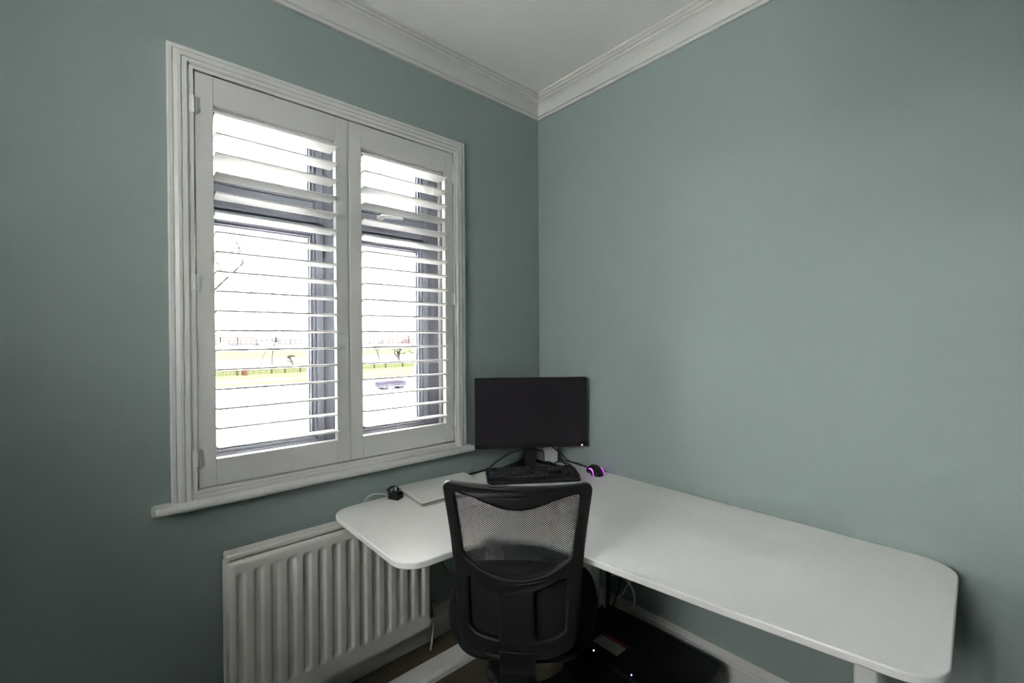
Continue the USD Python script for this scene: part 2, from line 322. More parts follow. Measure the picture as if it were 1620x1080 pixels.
# ------------------------------------------------------------------ plantation shutters: two hinged panels of 18 louvres
NL = 18; ZL = np.linspace(2.122, 1.020, NL); PY0, PY1 = -.020, .008; YC = -.006
def louvre(xa, xb):
    x = np.array([-.0380, -.0374, -.030, -.020, -.008, .008, .020, .030, .0374, .0380]); h = np.array([.0019, .0026, .0033, .0040, .0045, .0045, .0040, .0033, .0026, .0019])
    y = np.r_[x, x[::-1]]; z = np.r_[-h, h[::-1]]
    t = math.radians(-3.2); return np.stack([y*math.cos(t)-z*math.sin(t), y*math.sin(t)+z*math.cos(t)], 1)
def shutter(x0, x1, s0, s1, label, hinge_side):
    th = Thing('shutter_panel', label, 'window shutter', loc=((x0+x1)/2, YC, .893), group=None)
    zb, zt = .8935, 2.2470; rb, rtop = .982, 2.153
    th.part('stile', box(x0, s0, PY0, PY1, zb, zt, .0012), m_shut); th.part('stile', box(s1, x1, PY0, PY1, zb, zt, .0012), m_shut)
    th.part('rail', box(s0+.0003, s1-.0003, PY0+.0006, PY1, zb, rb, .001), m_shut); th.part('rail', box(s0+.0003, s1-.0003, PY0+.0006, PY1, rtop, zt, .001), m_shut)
    th.part('stop', cat(box(s0, s1, -.004, .006, rtop-.010, rtop, .002)), m_shut)
    if hinge_side > 0 : pass
    pr = louvre(0, 1)
    for z in ZL:
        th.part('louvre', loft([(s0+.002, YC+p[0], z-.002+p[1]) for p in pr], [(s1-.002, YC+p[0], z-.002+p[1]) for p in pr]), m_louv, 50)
    hx = x0-.004 if hinge_side < 0 else x1+.004
    for z in ((2.137, 1.564, .994) if hinge_side < 0 else (2.137, 1.564, .994)):
        th.part('hinge', cat(cyl(.0042, .056, (hx, PY0-.007, z-.028), n=14, b=.001), box(hx-.011, hx+.011, PY0-.006, PY0-.0042, z-.027, z+.027)), m_wplastic)
    return th
shutter(-1.5960, -1.0990, -1.5460, -1.1455, 'left plantation shutter panel with open white louvres, hinged on the left', -1)
t = shutter(-1.0910, -.5965, -1.0415, -.6400, 'right plantation shutter panel with open white louvres, nearer the monitor', 1)
t.part('rebate_strip', box(-1.0985, -1.0915, PY0+.003, PY1+.006, .8935, 2.2470, .001), m_shut)

# ------------------------------------------------------------------ radiator
RA0, RA1, RB, RTP = -1.532, -.796, .141, .662
rad = Thing('radiator', 'white ribbed panel radiator on the wall under the window', 'radiator', loc=((RA0+RA1)/2, -.08, RB))
def panel(yf, depth):
    g0, pitch, n = -1.516, .0509, 14; xs = [RA0, RA0+.004]; hs = [0., 0.]
    for k in range(n):
        a = g0+k*pitch
        for d, s in ((0, 0), (.0035, .12), (.007, .6), (.0105, .95), (.0135, 1), (.0215, 1), (.0245, .95), (.028, .6), (.0315, .12), (.035, 0)):
            xs.append(a+d); hs.append(s)
    xs += [RA1-.004, RA1]; hs += [0, 0]
    zs = [RB, RB+.003, .190, .2000, .206, .212, .218, .226, .42, .604, .612, .618, .624, .630, .640, RTP-.012, RTP-.005, RTP]
    hz = [0, 0, 0, 0, .12, .6, .95, 1, 1, 1, .95, .6, .12, 0, 0, 0, 0, 0]
    edge = np.interp(zs, [RB, RB+.003, RTP-.012, RTP-.005, RTP], [.006, 0, 0, .002, .009])
    X, Z = np.meshgrid(xs, zs); Hh = np.outer(hz, hs)*depth + edge[:, None]
    ex = np.where((np.abs(X-RA0) < 1e-6) | (np.abs(X-RA1) < 1e-6), .004, 0)
    Y = yf+Hh+ex; nz, nx = X.shape; back = yf+.019
    V = np.vstack([np.stack([X, Y, Z], -1).reshape(-1, 3), np.stack([X, np.full_like(X, back), Z], -1).reshape(-1, 3)])
    i, j = np.meshgrid(np.arange(nz-1), np.arange(nx-1), indexing='ij'); q = (i*nx+j).ravel(); N = nz*nx
    F = [np.stack([q, q+1, q+nx+1], 1), np.stack([q, q+nx+1, q+nx], 1), np.stack([q+N, q+N+nx+1, q+N+1], 1), np.stack([q+N, q+N+nx, q+N+nx+1], 1)]
    per = list(range(nx))+[k*nx+nx-1 for k in range(1, nz)]+[(nz-1)*nx+k for k in range(nx-2, -1, -1)]+[k*nx for k in range(nz-2, 0, -1)]
    for a, b in zip(per, per[1:]+per[:1]): F.append(np.array([[a, a+N, b+N], [a, b+N, b]]))
    return trimesh.Trimesh(V, np.vstack(F), process=False)
rad.part('front_panel', panel(-.124, .0085), m_rad, 40)
rad.part('rear_panel', box(RA0-.004, RA1+.004, -.052, -.036, RB, RTP-.008, .005), m_rad)
rad.part('top_grille', loft([(RA0-.002, y, z) for y, z in ((-.100, .664), (-.100, .676), (-.096, .681), (-.052, .681), (-.046, .677), (-.046, .662))], [(RA1+.002, y, z) for y, z in ((-.100, .664), (-.100, .676), (-.096, .681), (-.052, .681), (-.046, .677), (-.046, .662))]), m_rad, 30)
for x in (RA0+.001, RA1-.005): rad.part('side_panel', box(x, x+.004, -.104, -.052, RB+.012, .668, .001), m_rad)
for x in (-1.40, -.93): rad.part('bracket', box(x-.02, x+.02, -.036, -.001, .22, .60, .001), m_rad)
v = rad.part('valve', cat(cyl(.010, .05, (-.753, -.078, .155), b=.002, n=16), cyl(.0125, .03, (-.753, -.078, .188), b=.004, n=12), cyl(.009, .036, (-.795, -.078, .172), (1, 0, 0), n=14), cyl(.0125, .012, (-.778, -.078, .172), (1, 0, 0), n=6)), m_chrome, label='chrome radiator valve')
rad.part('pipe', tube([(-.753, -.078, .158), (-.753, -.078, .11), (-.757, -.074, .05), (-.764, -.070, 0)], .0052, 10), m_trim, label='white painted pipe down to the carpet')

# ------------------------------------------------------------------ corner standing desk
ZD, DT = .7226, .021
out = [(-1.183, -.10), (-1.189, -.475)] 
arc = lambda cx, cy, r, a0, a1, n=9: [(cx+r*math.cos(math.radians(a)), cy+r*math.sin(math.radians(a))) for a in np.linspace(a0, a1, n)]
pts = arc(-1.110, -.127, .080, 90, 180)+arc(-1.104, -.547, .084, 180, 270)
pts += [(-1.03, -.633), (-.960, -.637)]
pts += [tuple(p) for p in spline([(-.960, -.637), (-.905, -.650), (-.855, -.676), (-.812, -.712), (-.782, -.757), (-.764, -.812), (-.756, -.880)], 4)[1:]]
pts += [(-.742, -1.02), (-.7035, -1.33)]
pts += arc(-.572, -1.615, .088, 188, 272)+arc(-.098, -1.595, .092, 272, 360)
pts += [(-.006, -.30)]+arc(-.036, -.074, .030, 0, 90, 5)
deskpoly = Polygon([(x, y) for x, y in pts])
desk = Thing('corner_desk', 'white L-shaped standing desk with rounded corners in the corner of the room', 'desk', loc=(-.45, -.75, 0))
dm = slab(deskpoly, DT, .0045, nb=3); dm.apply_translation([0, 0, ZD-DT]); desk.part('desktop', dm, m_desk, 40)
zu = ZD-DT
# legs: columns with feet, and the steel frame beneath the top
def column(x, y, wx, wy, z0): return cat(box(x-wx, x+wx, y-wy, y+wy, z0, .40, .004), box(x-wx+.006, x+wx-.006, y-wy+.006, y+wy-.006, .40, zu-.03, .004))
desk.part('leg', column(-.355, -1.535, .036, .030, .032), m_steel_w); desk.part('foot', box(-.64, -.07, -1.575, -1.495, 0, .032, .006), m_steel_w)
desk.part('leg', column(-.50, -.196, .030, .036, .032), m_steel_w)
foot = loft([(x, y, z) for x, y, z in ((-1.12, -.245, 0), (-1.12, -.245, .022), (-1.12, -.236, .036), (-1.12, -.160, .036), (-1.12, -.150, .022), (-1.12, -.150, 0))], [(x, y, z) for x, y, z in ((-.13, -.245, 0), (-.13, -.245, .022), (-.13, -.236, .036), (-.13, -.160, .036), (-.13, -.150, .022), (-.13, -.150, 0))])
desk.part('foot', foot, m_steel_w)
desk.part('leg', column(-.125, -.452, .036, .032, .032), m_steel_w); desk.part('foot', box(-.21, -.045, -.490, -.410, 0, .032, .006), m_steel_w)
desk.part('frame_rail', cat(box(-.30, -.26, -1.60, -.20, zu-.03, zu), box(-.46, -.42, -1.60, -.20, zu-.03, zu), box(-1.05, -.42, -.30, -.26, zu-.03, zu), box(-.58, -.08, -1.57, -1.50, zu-.03, zu), box(-.55, -.06, -.47, -.40, zu-.03, zu)), m_steel_w)

# ------------------------------------------------------------------ helpers that place by view depth were worked out beforehand: all numbers below are metres in the room
KR = YAW-PI/2+math.radians(6.0)           # yaw of monitor and keyboard: local x runs to the viewer's right
def frame_at(px, py, rot):
    c, s = math.cos(rot), math.sin(rot)
    return lambda m, z=0.0: (lambda q: (q.apply_transform(trimesh.transformations.rotation_matrix(rot, [0, 0, 1])), q.apply_translation([px, py, z]), q)[2])(m.copy())
# monitor ---------------------------------------------------------
MX, MY = -.2637, -.2031
mon = Thing('monitor', 'black computer monitor with a dark blank screen in the desk corner', 'monitor', loc=(MX, MY, ZD), rot=KR)
W, Hh, zc = .555, .345, .288
body = slab(rrect(-W/2, -Hh/2, W/2, Hh/2, .006), .024, .003); body = remap(body, lambda v: np.stack([v[:, 0], v[:, 2], v[:, 1]+zc], 1)); body.invert()
sunk = cat(box(-W/2, W/2, -.0025, 0, zc+Hh/2-.008, zc+Hh/2, .0008), box(-W/2, -W/2+.006, -.0025, 0, zc-Hh/2+.024, zc+Hh/2-.008, .0008), box(W/2-.006, W/2, -.0025, 0, zc-Hh/2+.024, zc+Hh/2-.008, .0008), box(-W/2, W/2, -.004, 0, zc-Hh/2, zc-Hh/2+.024, .0012))
mon.part('housing', cat(body, box(-.17, .17, .022, .046, zc-.13, zc+.10, .012)), m_bezel, local=True)
mon.part('bezel', sunk, m_bezel, local=True)
mon.part('screen', box(-W/2+.006, W/2-.006, -.0012, .001, zc-Hh/2+.024, zc+Hh/2-.008), m_screen, local=True)
mon.part('power_light', cyl(.0036, .002, (.254, -.004, zc-Hh/2+.006), (0, -1, 0), n=12), m_amber, local=True, label='small amber power light')
neck = loft([(x, y, .012) for x, y in ((-.028, .040), (.028, .040), (.028, .082), (-.028, .082))], [(x, y, zc) for x, y in ((-.030, .036), (.030, .036), (.030, .060), (-.030, .060))])
mon.part('stand_neck', neck, m_black, local=True)
for s in (-1, 1):
    a = [(s*.030, .088, 0), (s*.030, .088, .034), (s*-.004, .052, .034), (s*-.004, .052, 0)]
    b = [(s*.178, .004, 0), (s*.178, .004, .012), (s*.158, -.018, .012), (s*.158, -.018, 0)]
    mon.part('stand_leg', loft(a, b), m_black, local=True)
# keyboard --------------------------------------------------------
kb = Thing('keyboard', 'black full-size keyboard with small white legends in front of the monitor', 'keyboard', loc=(-.347, -.289, ZD), rot=YAW-PI/2+math.radians(6.3))
KW, KD = .424, .168
def tilt(m, z0=.003, ang=5.0):
    m = m.copy(); a = math.radians(ang); v = np.asarray(m.vertices); y = v[:, 1]+KD/2
    m.vertices = np.stack([v[:, 0], y*math.cos(a)-v[:, 2]*math.sin(a)-KD/2, z0+y*math.sin(a)+v[:, 2]*math.cos(a)], 1); return m
kb.part('case', tilt(slab(rrect(-KW/2, -KD/2, KW/2, KD/2, .008), .016, .004)), m_black, local=True)
kb.part('foot', cat(box(-.17, -.14, KD/2-.012, KD/2-.006, 0, .015, .001), box(.14, .17, KD/2-.012, KD/2-.006, 0, .015, .001)), m_blackm, local=True)
U = .0184; keys = []; legs = []
x_0, y_0 = -KW/2+.014, KD/2-.022
def key(cx, row, w, txt=None, hgt=1.0, yoff=0):
    cy = y_0-row*U-(.006 if row > 0 else 0)-(hgt-1)*U/2
    a, b = w*U/2-.0009, hgt*U/2-.0009
    q = [(-a, -b), (a, -b), (a, b), (-a, b)]; k = .0022
    keys.append(tilt(loft([(cx+x, cy+y, .0155) for x, y in q], [(cx+x*(1-k/a), cy+y*(1-k/b)+.0004, .0225) for x, y in q])))
    if txt:
        tm = meshkit.text_mesh(txt, .0040 if len(txt) < 3 else .0030, .0003)
        tm.apply_translation([cx-a+.0028, cy+b-.0085, .02245]); legs.append(tilt(tm))
def row(r, items, x=0.0):
    for w, t in items:
        if t != '_': key(x_0+(x+w/2)*U, r, w, t)
        x += w
row(0, [(1, 'Esc'), (1, '_')]+[(1, f'F{i}') for i in (1, 2, 3, 4)]+[(.5, '_')]+[(1, f'F{i}') for i in (5, 6, 7, 8)]+[(.5, '_')]+[(1, f'F{i}') for i in (9, 10, 11, 12)])
row(1, [(1, c) for c in '`1234567890-=']+[(2, '<-')])
row(2, [(1.5, 'Tab')]+[(1, c) for c in 'QWERTYUIOP[]']+[(1.5, None)])
row(3, [(1.75, 'Caps')]+[(1, c) for c in "ASDFGHJKL;'#"]+[(1.25, None)])
row(4, [(1.25, None), (1, '\\')]+[(1, c) for c in 'ZXCVBNM,./']+[(2.75, 'Shift')])
row(5, [(1.25, 'Ctrl'), (1.25, None), (1.25, 'Alt'), (6.25, None), (1.25, 'Alt'), (1.25, 'Fn'), (1.25, None), (1.25, 'Ctrl')])
for r, names in ((0, ('Prt', 'Scr', 'Pau')), (1, ('Ins', 'Hm', 'Pg')), (2, ('Del', 'End', 'Pg')), (5, (None, None, None))): row(r, [(1, n) for n in names], 15.25)
row(4, [(1, None)], 16.25)
row(1, [(1, 'Num'), (1, '/'), (1, '*'), (1, '-')], 18.5); row(2, [(1, c) for c in '789'], 18.5); row(3, [(1, c) for c in '456'], 18.5); row(4, [(1, c) for c in '123'], 18.5); row(5, [(2, '0'), (1, '.')], 18.5)
key(x_0+22*U, 2, 1, '+', 2.0); key(x_0+22*U, 4, 1, None, 2.0)
kb.part('keycaps', cat(*keys), m_key, local=True, kind='stuff')
legs += [tilt(box(x_0+18.7*U+i*.012, x_0+18.7*U+i*.012+.004, y_0-.001, y_0+.001, .0162, .0166)) for i in range(3)]
kb.part('key_legends', cat(*legs), m_legend, smooth=False, local=True, kind='stuff')
# mouse -----------------------------------------------------------
MR = math.radians(62)-PI/2                 # points towards the corner of the room
mo = Thing('mouse', 'black gaming mouse with purple glowing light strips, right of the keyboard', 'computer mouse', loc=(-.066, -.438, ZD), rot=MR)
def mouse_shell(k=1.0, zk=1.0):
    m = trimesh.creation.icosphere(4); v = np.asarray(m.vertices)
    y = v[:, 1]; hx = .033*(1-.16*np.exp(-((y-.15)/.45)**2)); top = .040*(1-.32*np.clip(y, 0, 1)**1.5-.05*np.clip(-y, 0, 1)**2)
    z = np.where(v[:, 2] > 0, v[:, 2]**.85*top if False else np.abs(v[:, 2])**.9*top, 0)
    m.vertices = np.stack([np.sign(v[:, 0])*np.abs(v[:, 0])**.8*hx*k*1.06, y*.060*k, z*zk], 1); return m   # local y runs to the front
mo.part('shell', mouse_shell(), m_black, local=True, smooth=40)
def on_shell(x, y, lift=.0008):
    yy = y/.060; hx = .033*(1-.16*math.exp(-((yy-.15)/.45)**2))*1.06; top = .040*(1-.32*max(yy, 0)**1.5-.05*max(-yy, 0)**2)
    nx = (abs(x)/hx)**(1/.8); z2 = max(0, 1-nx*nx-yy*yy)**.5
    return (x, y, z2**.9*top+lift)
for s in (-1, 1):
    mo.part('light_strip', tube([on_shell(s*.0262, y) for y in np.linspace(-.044, .012, 7)], [.0020, .0036, .0042, .0034, .0016], 8, 4), m_purple, local=True, label='glowing purple light strip')
mo.part('rear_light', tube([(.024*math.cos(a), .052*math.sin(a)-.004, .0065) for a in np.linspace(math.radians(205), math.radians(335), 9)], .0024, 8, 3), m_pink, local=True, label='pinkish white light strip round the back')
mo.part('scroll_wheel', cyl(.009, .006, (-.003, .030, .029), (1, 0, 0), b=.001, n=20), m_grey, local=True)
mo.part('side_grip', cat(tube([on_shell(-.0315, y, .0004) for y in np.linspace(-.025, .028, 6)], .003, 8, 3)), m_gcable, local=True, label='grey rubber thumb grip')
def C(name, pts, r, mat, label, cat_='cable', sides=8): return single(name, tube(pts, r, sides), mat, label, cat_)
z_ = ZD
# laptop ----------------------------------------------------------
lt = Thing('laptop', 'closed silver laptop lying on the left end of the desk', 'laptop', loc=(-.735, -.150, ZD), rot=math.radians(-5))
lt.part('base', remap(slab(rrect(-.166, -.122, .166, .122, .010), .0095, .002), lambda v: v+[0, 0, .002]), m_alud, local=True)
lt.part('lid', remap(slab(rrect(-.167, -.123, .167, .123, .011), .0055, .0018), lambda v: v+[0, 0, .0140]), m_alu, local=True)
lt.part('hinge', cyl(.0035, .24, (-.12, .117, .0125), (1, 0, 0), n=12), m_gap, local=True)
for x in (-.13, .13):
    for y in (-.1, .1): lt.part('rubber_foot', cyl(.008, .002, (x, y, 0), n=12), m_gap, local=True)
# black plug lying by the laptop ------------------------------------
pl = Thing('power_plug', 'black three-pin plug lying on the desk left of the laptop', 'plug', loc=(-.940, -.095, ZD), rot=.5)
pb = trimesh.convex.convex_hull(np.array([(-.020, -.024, .0), (.020, -.024, 0), (-.016, .024, 0), (.016, .024, 0), (-.020, -.024, .018), (.020, -.024, .018), (-.017, -.018, .026), (.017, -.018, .026), (-.012, .020, .026), (.012, .020, .026), (-.016, .024, .018), (.016, .024, .018)]))
pl.part('body', pb, m_black, local=True)
pl.part('pin', box(-.0035, .0035, -.005, -.001, .026, .048, .0005), m_chrome, local=True, label='metal pin')
for s in (-1, 1): pl.part('pin', box(s*.011-.003, s*.011+.003, .009, .012, .026, .043, .0005), m_chrome, local=True, label='metal pin')
C('plug_cable', [(-.955, -.068, z_+.010), (-.985, -.05, z_+.018), (-1.02, -.030, z_+.014), (-1.045, -.022, z_-.02), (-1.05, -.020, z_-.12), (-1.03, -.022, z_-.30)], .0035, m_gcable, 'grey cable looping from the black plug over the back edge of the desk')
C('laptop_cable', [(-.952, -.058, z_+.010), (-.940, -.045, z_+.030), (-.925, -.060, z_+.036), (-.918, -.075, z_+.030), (-.914, -.062, z_+.012), (-.925, -.040, z_+.006), (-.945, -.036, z_+.022), (-.915, -.030, z_+.026), (-.908, -.026, z_+.004), (-.905, -.020, z_-.020)], .0042, m_bcable, 'tangled black cable bunched against the left edge of the laptop')

# small white box and cables behind the monitor ----------------------
rb_ = Thing('white_box', 'small white plastic box standing behind the monitor in the desk corner', 'box', loc=(-.108, -.135, ZD), rot=KR)
rb_.part('body', box(-.062, .072, -.018, .018, 0, .125, .005), m_wplastic, local=True)
rb_.part('front_cover', box(-.050, .058, -.0205, -.018, .018, .112, .001), m_wplastic, local=True)
C('monitor_cable', [(-.205, -.135, z_+.16), (-.233, -.102, z_+.088), (-.284, -.060, z_+.062), (-.365, -.048, z_+.030), (-.42, -.055, z_+.010), (-.50, -.050, z_+.0045), (-.56, -.047, z_+.0045)], .004, m_bcable, 'black cable curving from behind the monitor down to the left')
C('display_cable', [(-.200, -.150, z_+.15), (-.208, -.160, z_+.088), (-.177, -.186, z_+.082), (-.165, -.190, z_+.070), (-.163, -.192, z_+.030), (-.155, -.20, z_+.004), (-.125, -.215, z_+.004)], .0028, m_bcable, 'thin black cable hanging down in front of the white box')
C('power_lead', [(-.150, -.125, z_+.160), (-.095, -.192, z_+.085), (-.062, -.222, z_+.050), (-.040, -.245, z_+.018), (-.022, -.30, z_+.0045), (-.018, -.34, z_+.0045)], .0035, m_bcable, 'black lead running from the monitor down to the right wall')
C('coiled_cable', [(-.205, -.185, z_+.004), (-.185, -.195, z_+.016), (-.160, -.215, z_+.030), (-.142, -.235, z_+.014), (-.150, -.245, z_+.006), (-.125, -.240, z_+.024), (-.098, -.255, z_+.022), (-.085, -.275, z_+.005), (-.105, -.285, z_+.004)], .0028, m_bcable, 'loops of black cable between the monitor foot and the keyboard')
C('keyboard_cable', [(-.138, -.378, z_+.0035), (-.115, -.355, z_+.0035), (-.098, -.325, z_+.0035), (-.070, -.300, z_+.0035), (-.052, -.262, z_+.0035), (-.045, -.20, z_+.0035), (-.06, -.10, z_+.0035)], .003, m_bcable, 'black cable leaving the right end of the keyboard')
C('mouse_cable', [(-.038, -.380, z_+.008), (-.032, -.360, z_+.006), (-.028, -.335, z_+.008), (-.030, -.315, z_+.012), (-.030, -.290, z_+.013), (-.020, -.22, z_+.006), (-.022, -.11, z_+.003)], .0024, m_bcable, 'thin black cable from the mouse along the wall')

# ------------------------------------------------------------------ office chair
CHX, CHY = -.743, -.648; CF = YAW-math.radians(4.5)                       # the way the sitter faces
ch = Thing('office_chair', 'black mesh-back office chair drawn up to the desk', 'chair', loc=(CHX, CHY, 0), rot=CF-PI/2)
BD = -.305                                                                # backrest distance behind the seat's middle
def back_map(v):
    """flat (u, w, z): u across, w depth (+ to the front), z height -> curved backrest"""
    u, w, z = v[:, 0], v[:, 1], v[:, 2]
    bul = .052*(u/.21)**2
    prof = np.interp(z, [.44, .52, .62, .72, .85, .98], [.030, .018, .014, .010, -.006, -.030])
    return np.stack([u, BD+bul+prof+w, z], 1)
def back_slab(poly, t, b, w0, step=.007, L=.014):
    m = refine(slab(poly, t, b, step=step), L); v = np.asarray(m.vertices)
    m = trimesh.Trimesh(back_map(np.stack([v[:, 0], w0+t-v[:, 2], v[:, 1]], 1)), m.faces, process=False); m.fix_normals() if False else None; return m
zt = lambda u: .975-.004*(u/.21)**2
hwid = lambda z: np.interp(z, [.44, .53, .63, .80, .975], [.158, .172, .181, .195, .2170])
zz = np.linspace(.52, .972, 14)
outl = [(-hwid(z), z) for z in zz]+[(hwid(z), z) for z in zz[::-1]]+[(.160, .485), (.10, .462), (0, .455), (-.10, .462), (-.160, .485)]
outl = Polygon(outl).buffer(-.022).buffer(.022, quad_segs=8)
uo = [(-.178, .945)]+[tuple(p) for p in spline([(-.178, .945), (-.125, .936), (-.085, .922), (-.04, .908), (0, .904), (.04, .908), (.085, .922), (.125, .936), (.178, .945)], 4)[1:]]
uo += [(.168, .86), (.156, .765)]+[tuple(p) for p in spline([(.150, .752), (.10, .722), (.05, .706), (0, .701), (-.05, .706), (-.10, .722), (-.150, .752)], 4)]+[(-.156, .765), (-.168, .86)]
up_open = Polygon(uo).buffer(-.008).buffer(.008, quad_segs=5)
def low_open(s):
    q = Polygon([(s*.143, .702), (s*.050, .664), (s*.050, .522), (s*.112, .532), (s*.136, .548)])
    return q.buffer(-.010).buffer(.010, quad_segs=5)
fr = outl.difference(up_open).difference(low_open(1)).difference(low_open(-1))
ch.part('backrest_frame', back_slab(fr, .026, .007, -.013, step=.006, L=.012), m_black, 45, local=True)
ch.part('spine', back_slab(rrect(-.051, .345, .051, .490, .004), .022, .003, -.0150), m_black, 45, local=True)
for s in (-1, 1): ch.part('lumbar_panel', back_slab(low_open(s).buffer(.006), .006, .001, .004, step=.008), m_bfab, 45, local=True)
# open net: two families of crossing threads, clipped to the opening
area = up_open.buffer(.006); segs = []; minx, minz, maxx, maxz = area.bounds; pitch = .0060
for fam in (1, -1):
    for c in np.arange(-1.2, 1.6, pitch):
        L = LineString([(minx-.02, c+fam*(minx-.02)*.80), (maxx+.02, c+fam*(maxx+.02)*.80)]).intersection(area)
        for g in getattr(L, 'geoms', [L]):
            if g.is_empty or g.length < .004: continue
            n = max(2, int(g.length/.022)+1); q = np.array([g.interpolate(k/(n-1), True).coords[0] for k in range(n)])
            P = back_map(np.column_stack([q[:, 0], np.full(n, .002*fam*.3), q[:, 1]])); segs.append(tube(P, .00085, 4, 0))
ch.part('backrest_net', cat(*segs), m_mesh, False, local=True)
# seat
seat = [tuple(p) for p in spline([(0, -.235), (-.14, -.225), (-.215, -.16), (-.252, -.03), (-.258, .10), (-.235, .20), (-.15, .245), (0, .255), (.15, .245), (.235, .20), (.258, .10), (.252, -.03), (.215, -.16), (.14, -.225), (0, -.235)], 6)[:-1]]
sm = refine(slab(Polygon(seat), .075, .030, nb=5), .03); v = np.asarray(sm.vertices)
dome_ = .012*(1-np.clip((v[:, 0]/.26)**2+(v[:, 1]/.26)**2, 0, 1)); sm.vertices = np.column_stack([v[:, 0], v[:, 1], v[:, 2]+.425+dome_*(v[:, 2] > .04)-.018*np.clip((v[:, 1]-.15)/.1, 0, 1)**2])
ch.part('seat_cushion', sm, m_bfab, 50, local=True)
ch.part('seat_shell', remap(slab(Polygon(seat).buffer(-.018), .035, .014, nb=3), lambda v: v+[0, 0, .398]), m_black, 40, local=True)
ch.part('tilt_mechanism', cat(box(-.07, .07, -.12, .11, .345, .398, .012), loft([(-.045, -.335, .40), (.045, -.335, .40), (.045, -.335, .43), (-.045, -.335, .43)], [(-.040, -.10, .355), (.040, -.10, .355), (.040, -.10, .375), (-.040, -.10, .375)])), m_black, 30, local=True)
ch.part('lever', tube([(.05, -.02, .372), (.13, -.03, .370), (.20, -.055, .362)], .005, 8), m_black, local=True)
ch.part('lever_paddle', box(.195, .245, -.075, -.050, .355, .366, .004), m_blackm, local=True)
ch.part('gas_lift', cat(cyl(.026, .17, (0, 0, .085), b=.002), cyl(.014, .12, (0, 0, .24))), m_black, local=True)
ch.part('bolt', lathe([(0, 0), (.007, 0), (.0085, .003), (.006, .008), (0, .010)], 14, (.075, -.13, .352), (0, -1, 0)), m_chrome, local=True, label='shiny bolt head')
ch.part('base_hub', lathe([(0, .06), (.036, .06), (.040, .075), (.040, .115), (.030, .125), (0, .125)], 24), m_black, local=True)
for k in range(5):
    a = math.radians(120.8+72*k); d = np.array([math.cos(a), math.sin(a)]); n2 = np.array([-d[1], d[0]])
    A = [(*(d*.03+n2*s), z) for s, z in ((-.024, .075), (.024, .075), (.020, .115), (-.020, .115))]
    B = [(*(d*.268+n2*s), z) for s, z in ((-.017, .064), (.017, .064), (.014, .086), (-.014, .086))]
    ch.part('base_leg', loft(A, B), m_black, local=True)
    c = d*.258; wa = a+.7*(k+1); ax = np.array([math.cos(wa), math.sin(wa), 0]); fwd = np.array([-ax[1], ax[0], 0])
    hood = lathe([(.0, -.021), (.024, -.021), (.029, -.016), (.029, .016), (.024, .021), (0, .021)], 20, (0, 0, 0), ax)
    hood = trimesh.intersections.slice_mesh_plane(hood, [0, 0, 1], [0, 0, -.006], cap=False) if False else hood
    hood.apply_scale([1, 1, .92]); hood.apply_translation([c[0], c[1], .034])
    ct = ch.part('caster', cat(hood, cyl(.006, .03, (c[0], c[1], .045))), m_blackm, 30, local=True)
    for s in (-1, 1): ch.part('wheel', lathe([(0, 0), (.022, 0), (.026, .003), (.026, .008), (.022, .010), (0, .010)], 18, (c[0]+ax[0]*s*.017-ax[0]*.005, c[1]+ax[1]*s*.017-ax[1]*.005, .026), ax), m_grey, 30, parent=ct, local=True)

# ------------------------------------------------------------------ black box on the floor under the desk, with its label
bx = Thing('black_case', 'low black plastic case on the floor under the desk by the right wall', 'case', loc=(-.26, -.79, 0))
bx.part('body', remap(slab(rrect(-.422, -1.062, -.095, -.525, .035), .150, .012, nb=4), lambda v: v), m_boxblack, 40)
bx.part('warning_label', box(-.361, -.303, -.770, -.652, .1500, .1507), m_label, label='white sticker')
bx.part('label_band', box(-.303, -.283, -.770, -.652, .1500, .1508), m_red, label='red band along the sticker')
marks = [box(-.352+i*.011, -.3505+i*.011, -.755+.004*(i % 2), -.690, .1507, .1509) for i in range(4)]+[box(-.318, -.312, -.664, -.658, .1507, .1510), box(-.309, -.305, -.668, -.660, .1507, .1510), box(-.330, -.326, -.664, -.659, .1507, .1510)]
bx.part('label_print', cat(*marks), m_grey, kind='stuff', smooth=False)
bx.part('label_symbol', cat(*[cyl(.0045, .0006, (-.293, -.672-.022*i, .1508), n=10) for i in range(4)]), M('label_pink', (.45, .12, .13), .5), smooth=False)
bx.part('indicator_light', cyl(.003, .003, (-.404, -.690, .149), n=10), m_led, label='tiny white indicator light')
bx.part('indicator_light', cyl(.003, .003, (-.405, -.862, .149), n=10), m_bled, label='tiny blue indicator light')

# cables under the desk
C('white_cable', [(-.05, -.66, .69), (-.05, -.655, .42), (-.05, -.634, .294), (-.05, -.607, .239), (-.05, -.579, .187), (-.05, -.537, .151), (-.045, -.48, .12), (-.04, -.42, .05)], .0045, m_wcable, 'white cable slanting down behind the hanging white loop')
C('loop_cable', [(-.072, -.500, .235), (-.072, -.530, .262), (-.072, -.562, .278), (-.072, -.607, .280), (-.072, -.649, .250), (-.072, -.660, .200), (-.072, -.642, .159), (-.072, -.593, .129), (-.072, -.530, .121), (-.074, -.50, .125)], .0048, m_wcable, 'white cable hanging in a wide loop under the desk')
C('hanging_lead', [(-.165, -.552, .69), (-.163, -.554, .45), (-.160, -.556, .30), (-.162, -.560, .222), (-.160, -.563, .165)], .004, m_gcable, 'straight grey lead hanging beside the desk leg')
C('thick_cable', [(-.13, -.560, .69), (-.13, -.562, .45), (-.13, -.562, .34), (-.13, -.560, .238), (-.132, -.556, .162)], .010, m_bcable, 'thick black cable bundle hanging down to the black case', sides=10)
